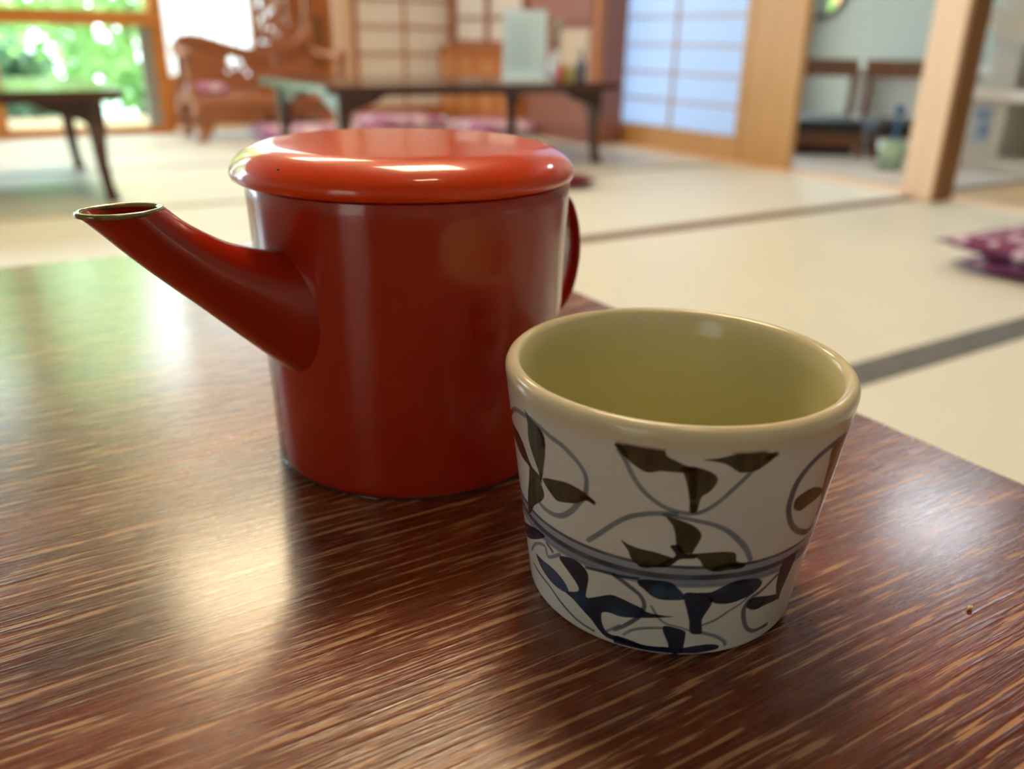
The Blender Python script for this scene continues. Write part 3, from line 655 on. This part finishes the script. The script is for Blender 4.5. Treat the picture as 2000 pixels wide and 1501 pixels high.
obj('vase_body', lathe([(0, 0), (.022, 0), (.03, .02), (.032, .05), (.02, .085), (.014, .10), (.018, .11), (.014, .108), (.012, .09), (.025, .05), (0, .01)], 24), mat('pale_ceramic', (.65, .72, .78), .25), vs, smooth=True)
rnd = random.Random(9); bm = bmesh.new(); bl = bmesh.new()
for k in range(9):
    a = rnd.uniform(0, 2*PI); r = rnd.uniform(.01, .05); h = rnd.uniform(.15, .235)
    p = Vector((r*math.cos(a), r*math.sin(a), h)); tube(bm, [(0, 0, .06), (p.x*.4, p.y*.4, h*.7), p], .0013, 5)
    for q in range(7):
        b = 2*PI*q/7; d1 = Vector((math.cos(b), math.sin(b), .5)).normalized(); d2 = Vector((-math.sin(b), math.cos(b), 0))
        v = [bl.verts.new(p+x) for x in (Vector(), d1*.010+d2*.006, d1*.021, d1*.010-d2*.006)]; bl.faces.new(v)
obj('stems', bm, 'leaf_dark', vs); obj('blossoms', bl, mat('pale_petals', (.80, .85, .70), .7), vs)
def bottle(x, y, h, r, m_, label, cap='white_glaze'):
    t = thing('bottle', label, 'bottle', (x, y, HT))
    obj('glass_body', lathe([(0, 0), (r*.92, 0), (r, .006), (r, h*.55), (r*.8, h*.66), (r*.38, h*.76), (r*.34, h*.9), (0, h*.9)], 24), m_, t, smooth=True)
    obj('cap', lathe([(0, h*.9), (r*.42, h*.9), (r*.42, h), (0, h)], 20), cap, t); return t
bottle(2.06, 2.755, .115, .019, mat('dark_blue_glass', (.015, .03, .07), .08, coat=1), 'small dark blue bottle right of the flower vase', 'black')
bottle(1.995, 2.80, .075, .014, mat('red_label_plastic', (.55, .08, .07), .4), 'tiny red bottle between menu board and flowers')
tag(obj('snack_packet', boxes((-.026, .026, -.012, .012, 0, .062)), mat('yellow_blue_packet', (.62, .58, .24), .4), loc=(2.03, 2.795, HT), bevel=.003), 'small yellow packet standing in front of the flower vase', 'packet')

# ---- floor cushions
def cushion(name, x, y, w, d, h, m_, label, rz=0, z=0, group=None):
    bm = bmesh.new(); n = 16; G = {}
    for s in (0, 1):
        for i in range(n+1):
            for j in range(n+1):
                u, v = 2*i/n-1, 2*j/n-1; e = max(0, (1-abs(u)**6)*(1-abs(v)**6))**.5
                px = u*w/2*(1-.035*(1-v*v)*abs(u)); py = v*d/2*(1-.035*(1-u*u)*abs(v))
                zz = h/2+(1 if s else -1)*h/2*e*(1 if s else 1)
                if s and (i in (0, n) or j in (0, n)): G[1, i, j] = G[0, i, j]; continue
                G[s, i, j] = bm.verts.new((px, py, max(zz, 0)))
    for s in (0, 1):
        for i in range(n):
            for j in range(n):
                try: bm.faces.new([G[s, i, j], G[s, i+1, j], G[s, i+1, j+1], G[s, i, j+1]])
                except ValueError: pass
    return tag(obj(name, bm, m_, smooth=True, loc=(x, y, z)), label, 'cushion', group)
o = cushion('floor_cushion', 2.05, .72, .56, .56, .042, 'zabuton', 'purple spotted floor cushion lying on the mats, lower of the two at right'); o.rotation_euler.z = math.radians(2)
o = cushion('floor_cushion', 2.03, .75, .56, .56, .045, 'zabuton', 'purple spotted floor cushion at right, upper of the two', z=.034); o.rotation_euler.z = math.radians(-3)
cushion('floor_cushion', 1.51, 2.42, .50, .42, .045, 'maroon', 'maroon floor cushion showing its corner behind the right side of the pot')
for x, y, l in ((1.33, 4.02, 'pale purple floor cushion beneath the left end of the back table'), (1.56, 4.12, 'pale purple floor cushion just left of the cream paper screen'), (2.04, 4.34, 'pale purple floor cushion before the cream paper screen'), (2.36, 3.86, 'pale purple floor cushion in front of the orange cabinet')):
    cushion('floor_cushion', x, y, .34 if x < 1.4 else .42, .40, .07, 'zabuton_pink', l)

# ---- carved wooden chair by the window
ch = thing('carved_chair', 'broad low chair of carved brown wood by the bright window', 'chair', (1.235, 4.22, 0))
def side_strip(pts, a0, a1, ax, bm=None): return prism(pts, a0, a1, ax, bm)
crest = catmull([(-.335, .40, 0), (-.30, .445, 0), (-.22, .45, 0), (-.12, .425, 0), (0, .395, 0), (.12, .395, 0), (.24, .425, 0), (.335, .50, 0)], 6)
low = [(p.x, p.y-.045) for p in crest]
obj('crest_rail', prism([(p.x, p.y) for p in crest]+low[::-1], .10, .15, 'y'), 'brown_wood', ch)
def holed_panel(x0, x1, z0, zt, holes, y0, y1, nx=90, nz=36):
    bm = bmesh.new(); K = {}
    def solid(i, j):
        x = x0+(x1-x0)*(i+.5)/nx; z = z0+(zt(x)-z0)*(j+.5)/nz
        return not any(((x-a)/r)**2+((z-b)/s)**2 < 1 for a, b, r, s in holes)
    def V(i, j, k):
        if (i, j, k) not in K:
            x = x0+(x1-x0)*i/nx; K[i, j, k] = bm.verts.new((x, (y0, y1)[k], z0+(zt(x)-z0)*j/nz))
        return K[i, j, k]
    g = [[solid(i, j) for j in range(nz)] for i in range(nx)]
    for i in range(nx):
        for j in range(nz):
            if not g[i][j]: continue
            bm.faces.new((V(i, j, 0), V(i+1, j, 0), V(i+1, j+1, 0), V(i, j+1, 0))); bm.faces.new((V(i, j, 1), V(i, j+1, 1), V(i+1, j+1, 1), V(i+1, j, 1)))
            for di, dj, a, b in ((-1, 0, (i, j), (i, j+1)), (1, 0, (i+1, j+1), (i+1, j)), (0, -1, (i+1, j), (i, j)), (0, 1, (i, j+1), (i+1, j+1))):
                ii, jj = i+di, j+dj
                if not (0 <= ii < nx and 0 <= jj < nz) or not g[ii][jj]: bm.faces.new((V(*a, 0), V(*b, 0), V(*b, 1), V(*a, 1)))
    return bm
def ztop(x):
    for a, b in zip(crest, crest[1:]):
        if a.x <= x <= b.x: return a.y+(b.y-a.y)*(x-a.x)/(b.x-a.x)-.045
    return .36
H_ = [(-.075, .335, .022, .018), (-.035, .330, .012, .016), (.12, .335, .018, .014), (-.27, .36, .018, .015)]
for k in range(7): H_.append((-.05+.05*math.cos(k*.9), .275+.03*math.sin(k*.9), .009, .008))
obj('back_panel', holed_panel(-.325, .325, .20, ztop, H_, .115, .135), 'brown_wood', ch)
obj('seat', boxes((-.34, .34, -.22, .15, .155, .195)), 'brown_wood', ch, bevel=.008)
ap = [(-.33, .155), (.33, .155), (.33, .03), (.27, .03)]+[(.27*math.cos(a), .05+.075*math.sin(a)) for a in np.linspace(.2, PI-.2, 16)]+[(-.27, .03), (-.33, .03)]
obj('apron', prism([tuple(map(float, p)) for p in ap], -.20, -.17, 'y'), 'brown_wood', ch)
for sx, n_ in ((-1, 'left'), (1, 'right')):
    x = sx*.31
    for y, hh in ((-.19, .155), (.12, .155)):
        P = catmull([(x, y, hh), (x+sx*.02, y-.01, hh*.7), (x+sx*.005, y, hh*.35), (x, y-.005, .035), (x+sx*.012, y-.012, 0)], 5)
        bm = bmesh.new(); k = len(P); tube(bm, P, [.034-.018*math.sin(PI*.9*i/k)+.002 for i in range(k)], 12); obj('leg', bm, 'brown_wood', ch, smooth=True)
    bm = bmesh.new(); P = catmull([(x+sx*.03, -.20, .195), (x+sx*.035, -.21, .27), (x+sx*.04, -.205, .33), (x+sx*.035, -.16, .365), (x+sx*.02, 0, .37), (x+sx*.01, .12, .40)], 6)
    tube(bm, P, .020, 12); obj('arm', bm, 'brown_wood', ch, smooth=True)
    bm = bmesh.new(); bmesh.ops.create_uvsphere(bm, u_segments=16, v_segments=10, radius=.028); bmesh.ops.translate(bm, verts=bm.verts, vec=(x+sx*.04, -.215, .365)); obj('arm_knob', bm, 'brown_wood', ch, smooth=True)
# tall openwork screen standing behind the right of the chair
sc_ = thing('carved_screen', 'tall narrow openwork carved wood screen at the right of the window', 'screen', (1.48, 4.60, 0))
rnd = random.Random(2); HH = []
for k in range(60): HH.append((rnd.uniform(-.09, .05), rnd.uniform(.40, 1.15), rnd.uniform(.006, .014), rnd.uniform(.008, .022)))
HH += [(.115, .60, .034, .13), (.115, .92, .034, .13)]
obj('openwork_panel', holed_panel(-.115, .165, .02, lambda x: 1.2, HH, -.012, .012, 70, 200), 'brown_wood', sc_)
obj('frame', boxes((-.135, -.115, -.02, .02, 0, 1.24), (.165, .19, -.02, .02, 0, 1.24), (-.115, .165, -.02, .02, 1.2, 1.24)), 'brown_wood', sc_)
o = cushion('folded_cushion', .99, 4.16, .17, .16, .05, 'zabuton_pink', 'small pink cushion on the left of the carved chair seat', z=.196)

# ---- cabinet, lattice and red-brown cupboard along the right wall
cb = thing('wall_cabinet', 'long low orange wood cabinet against the right wall', 'cabinet', (2.50, 4.22, 0))
obj('carcass', boxes((-.0, .155, -.37, .52, .03, .395), (.02, .155, -.36, .51, 0, .03)), 'orange_wood', cb)
obj('cabinet_top', boxes((-.02, .155, -.385, .53, .395, .415)), 'orange_wood', cb, bevel=.003)
for k in range(4):
    y0 = -.355+.22*k; d = obj('door', boxes((-.014, .0, y0, y0+.205, .05, .375)), 'orange_wood', cb, bevel=.003)
    obj('door_panel', boxes((-.017, -.0141, y0+.03, y0+.175, .08, .345)), mat('orange_door_panel', (.62, .27, .09), .4), d)  # even orange base colour, paler than the door
    obj('door_pull', boxes((-.024, -.0171, y0+.09, y0+.115, .30, .312)), 'black_lacquer', d)
ls = thing('lattice_frame', 'dark framed paper lattice standing on the orange cabinet', 'screen', (2.60, 4.36, .415))
obj('frame', boxes((-.012, .012, -.39, -.36, 0, .6), (-.012, .012, -.02, .02, 0, .6), (-.012, .012, .36, .39, 0, .6), (-.012, .012, -.36, -.02, 0, .03), (-.012, .012, .02, .36, 0, .03), (-.012, .012, -.36, -.02, .57, .6), (-.012, .012, .02, .36, .57, .6), (-.012, .012, -.36, -.02, .14, .155), (-.012, .012, .02, .36, .14, .155)), 'brown_wood', ls)
obj('paper', boxes((.002, .004, -.36, .36, .03, .57)), 'paper_warm', ls)
cp = thing('cupboard', 'tall red-brown cupboard with a cream panel next to the white paper screen', 'cupboard', (2.48, 3.43, 0))
obj('carcass', boxes((.0, .175, -.22, .34, .04, 1.3), (.01, .175, -.21, .33, 0, .04)), 'red_brown', cp, bevel=.004)
obj('cream_panel', boxes((-.006, .0, -.17, .05, .285, .50)), mat('cream_panel', (.60, .49, .36), .5), cp)
obj('upper_door', boxes((-.012, .0, -.20, .32, .53, 1.25)), 'red_brown', cp, bevel=.004)
obj('lower_door', boxes((-.010, .0, -.20, .32, .06, .26)), 'red_brown', cp, bevel=.004)
obj('edge_post', boxes((-.014, .03, -.245, -.2201, 0, 1.3)), 'orange_wood', cp)

# ================================================================== SIDE ROOM
tag(obj('floor_rug', boxes((2.74, 3.62, 1.64, 3.3, -.004, .006)), mat('grey_pink_rug', (.50, .47, .43), .9)), 'thin grey rug on the side room floor in front of the low chairs', 'rug')
def low_chair(x, y, rz, label):
    t = thing('low_chair', label, 'chair', (x, y, .006), rz, 'low chairs in the side room')
    W_ = .17
    obj('seat_frame', boxes((-W_, W_, -.16, .16, .04, .095)), 'chair_wood', t, bevel=.003)
    bm = prism(rrect(W_+.005, .165, .03), .095, .148, 'z'); obj('seat_cushion', bm, 'black', t, bevel=.01)
    for sx in (-1, 1):
        obj('leg', boxes((sx*W_-.016, sx*W_+.016, -.16, -.13, 0, .0399)), 'chair_wood', t)
        obj('leg', boxes((sx*W_-.016, sx*W_+.016, .13, .16, 0, .0399)), 'chair_wood', t)
        obj('back_post', prism([(.166, .05), (.19, .05), (.215, .38), (.19, .38)], sx*W_-.014, sx*W_+.014, 'x'), 'chair_wood', t)
    obj('top_rail', prism([(.180, .315), (.205, .315), (.222, .39), (.197, .39)], -W_-.02, W_+.02, 'x'), 'chair_wood', t)
    obj('under_seat_shade', boxes((-W_+.02, W_-.02, -.12, .13, .006, .0399)), 'black', t)  # black box put under the seat where only shade falls
    return t
low_chair(3.25, 2.58, math.radians(-42), 'low brown wooden chair with black seat, nearest the tan wall panel')
low_chair(3.525, 2.285, math.radians(-42), 'low brown wooden chair with black seat, nearest the pale post')
gb = thing('waste_bin', 'pale green bin with a blue handled brush beside the low chairs', 'bin', (3.05, 2.04, .006))
obj('bin_body', lathe([(0, 0), (.045, 0), (.055, .11), (.051, .11), (.042, .006), (0, .006)], 24), mat('pale_green_plastic', (.38, .56, .44), .4), gb, smooth=True)
bs = thing('cleaning_brush', 'blue long handled brush standing in the pale green bin', 'brush', (3.05, 2.04, .013))
bm = bmesh.new(); tube(bm, [(0, 0, .0), (.005, .0, .2)], .006, 8); obj('brush_handle', bm, mat('blue_plastic', (.06, .20, .50), .4), bs)
bm = bmesh.new(); bmesh.ops.create_uvsphere(bm, u_segments=14, v_segments=8, radius=.02); bmesh.ops.translate(bm, verts=bm.verts, vec=(.005, 0, .215)); obj('brush_head', bm, 'zabuton' if False else mat('dark_blue_bristle', (.05, .13, .35), .8), bs)
mr = thing('wall_mirror', 'round dark framed mirror high on the grey side room wall', 'mirror', (4.59, 3.72, .78))
bm = lathe([(.155, 0), (.18, 0), (.185, .012), (.175, .02), (.155, .016)], 48, closed=True); bmesh.ops.rotate(bm, verts=bm.verts, cent=(0, 0, 0), matrix=Matrix.Rotation(-PI/2, 3, 'Y')); obj('mirror_frame', bm, 'black_lacquer', mr)
bm = lathe([(0, .008), (.155, .008), (.155, .001), (0, .001)], 48); bmesh.ops.rotate(bm, verts=bm.verts, cent=(0, 0, 0), matrix=Matrix.Rotation(-PI/2, 3, 'Y')); obj('mirror_glass', bm, mat('mirror_silver', (.8, .9, .88), .04, metal=1), mr)
tag(obj('low_sideboard', boxes((-.12, .12, -.5, .5, 0, .09), (-.12, .12, -.5, .5, .34, .37), (-.12, .12, -.5, -.47, .09, .34), (-.12, .12, .47, .5, .09, .34), (.09, .12, -.47, .47, .09, .34)), 'white_plaster', loc=(4.46, 2.75, -.004), bevel=.004), 'long white open shelf against the grey side wall behind the low chairs', 'shelf')
# white built-in shelf unit
un = thing('shelf_unit', 'white built shelf unit with open niches at the right edge', 'shelf unit', (3.43, 1.44, -.004))
obj('base', boxes((-.04, .34, -.6, .57, 0, .055)), 'white_plaster', un, bevel=.004)
obj('left_pier', boxes((0, .32, .40, .55, .055, .265)), 'white_plaster', un, bevel=.004)
obj('niche_back', boxes((.26, .32, -.58, .40, .055, .265), (.20, .22, -.58, .44, .31, .98)), 'niche', un)
obj('countertop', boxes((-.03, .34, -.6, .575, .265, .31)), 'white_glaze', un, bevel=.004)
obj('upper_pier', boxes((.10, .32, .445, .56, .31, 1.7)), 'white_plaster', un, bevel=.004)
obj('hood', prism([(.44, .47), (.56, .53), (.56, .60), (-.55, .60), (-.55, .47)], .02, .30, 'x'), 'white_plaster', un)
ps = tag(obj('wall_notice', boxes((-.004, .0, .445, .525, .105, .245)), mat('pale_blue_notice', (.46, .55, .66), .6), loc=(3.43, 1.44, -.004)), 'small pale blue notice stuck on the white pier', 'notice')
obj('notice_picture', boxes((-.0052, -.0041, .455, .515, .20, .225), (-.0052, -.0041, .455, .485, .13, .18)), mat('blue_print', (.12, .22, .48), .6), ps)
kt = thing('metal_flask', 'steel flask with a dark base standing in the lower niche', 'flask', (3.47, 1.60, .0515))
obj('flask_body', lathe([(0, .02), (.032, .02), (.034, .12), (.022, .15), (0, .15)], 24), 'steel', kt, smooth=True)
obj('flask_base', lathe([(0, 0), (.036, 0), (.034, .02), (0, .02)], 24), 'black', kt)
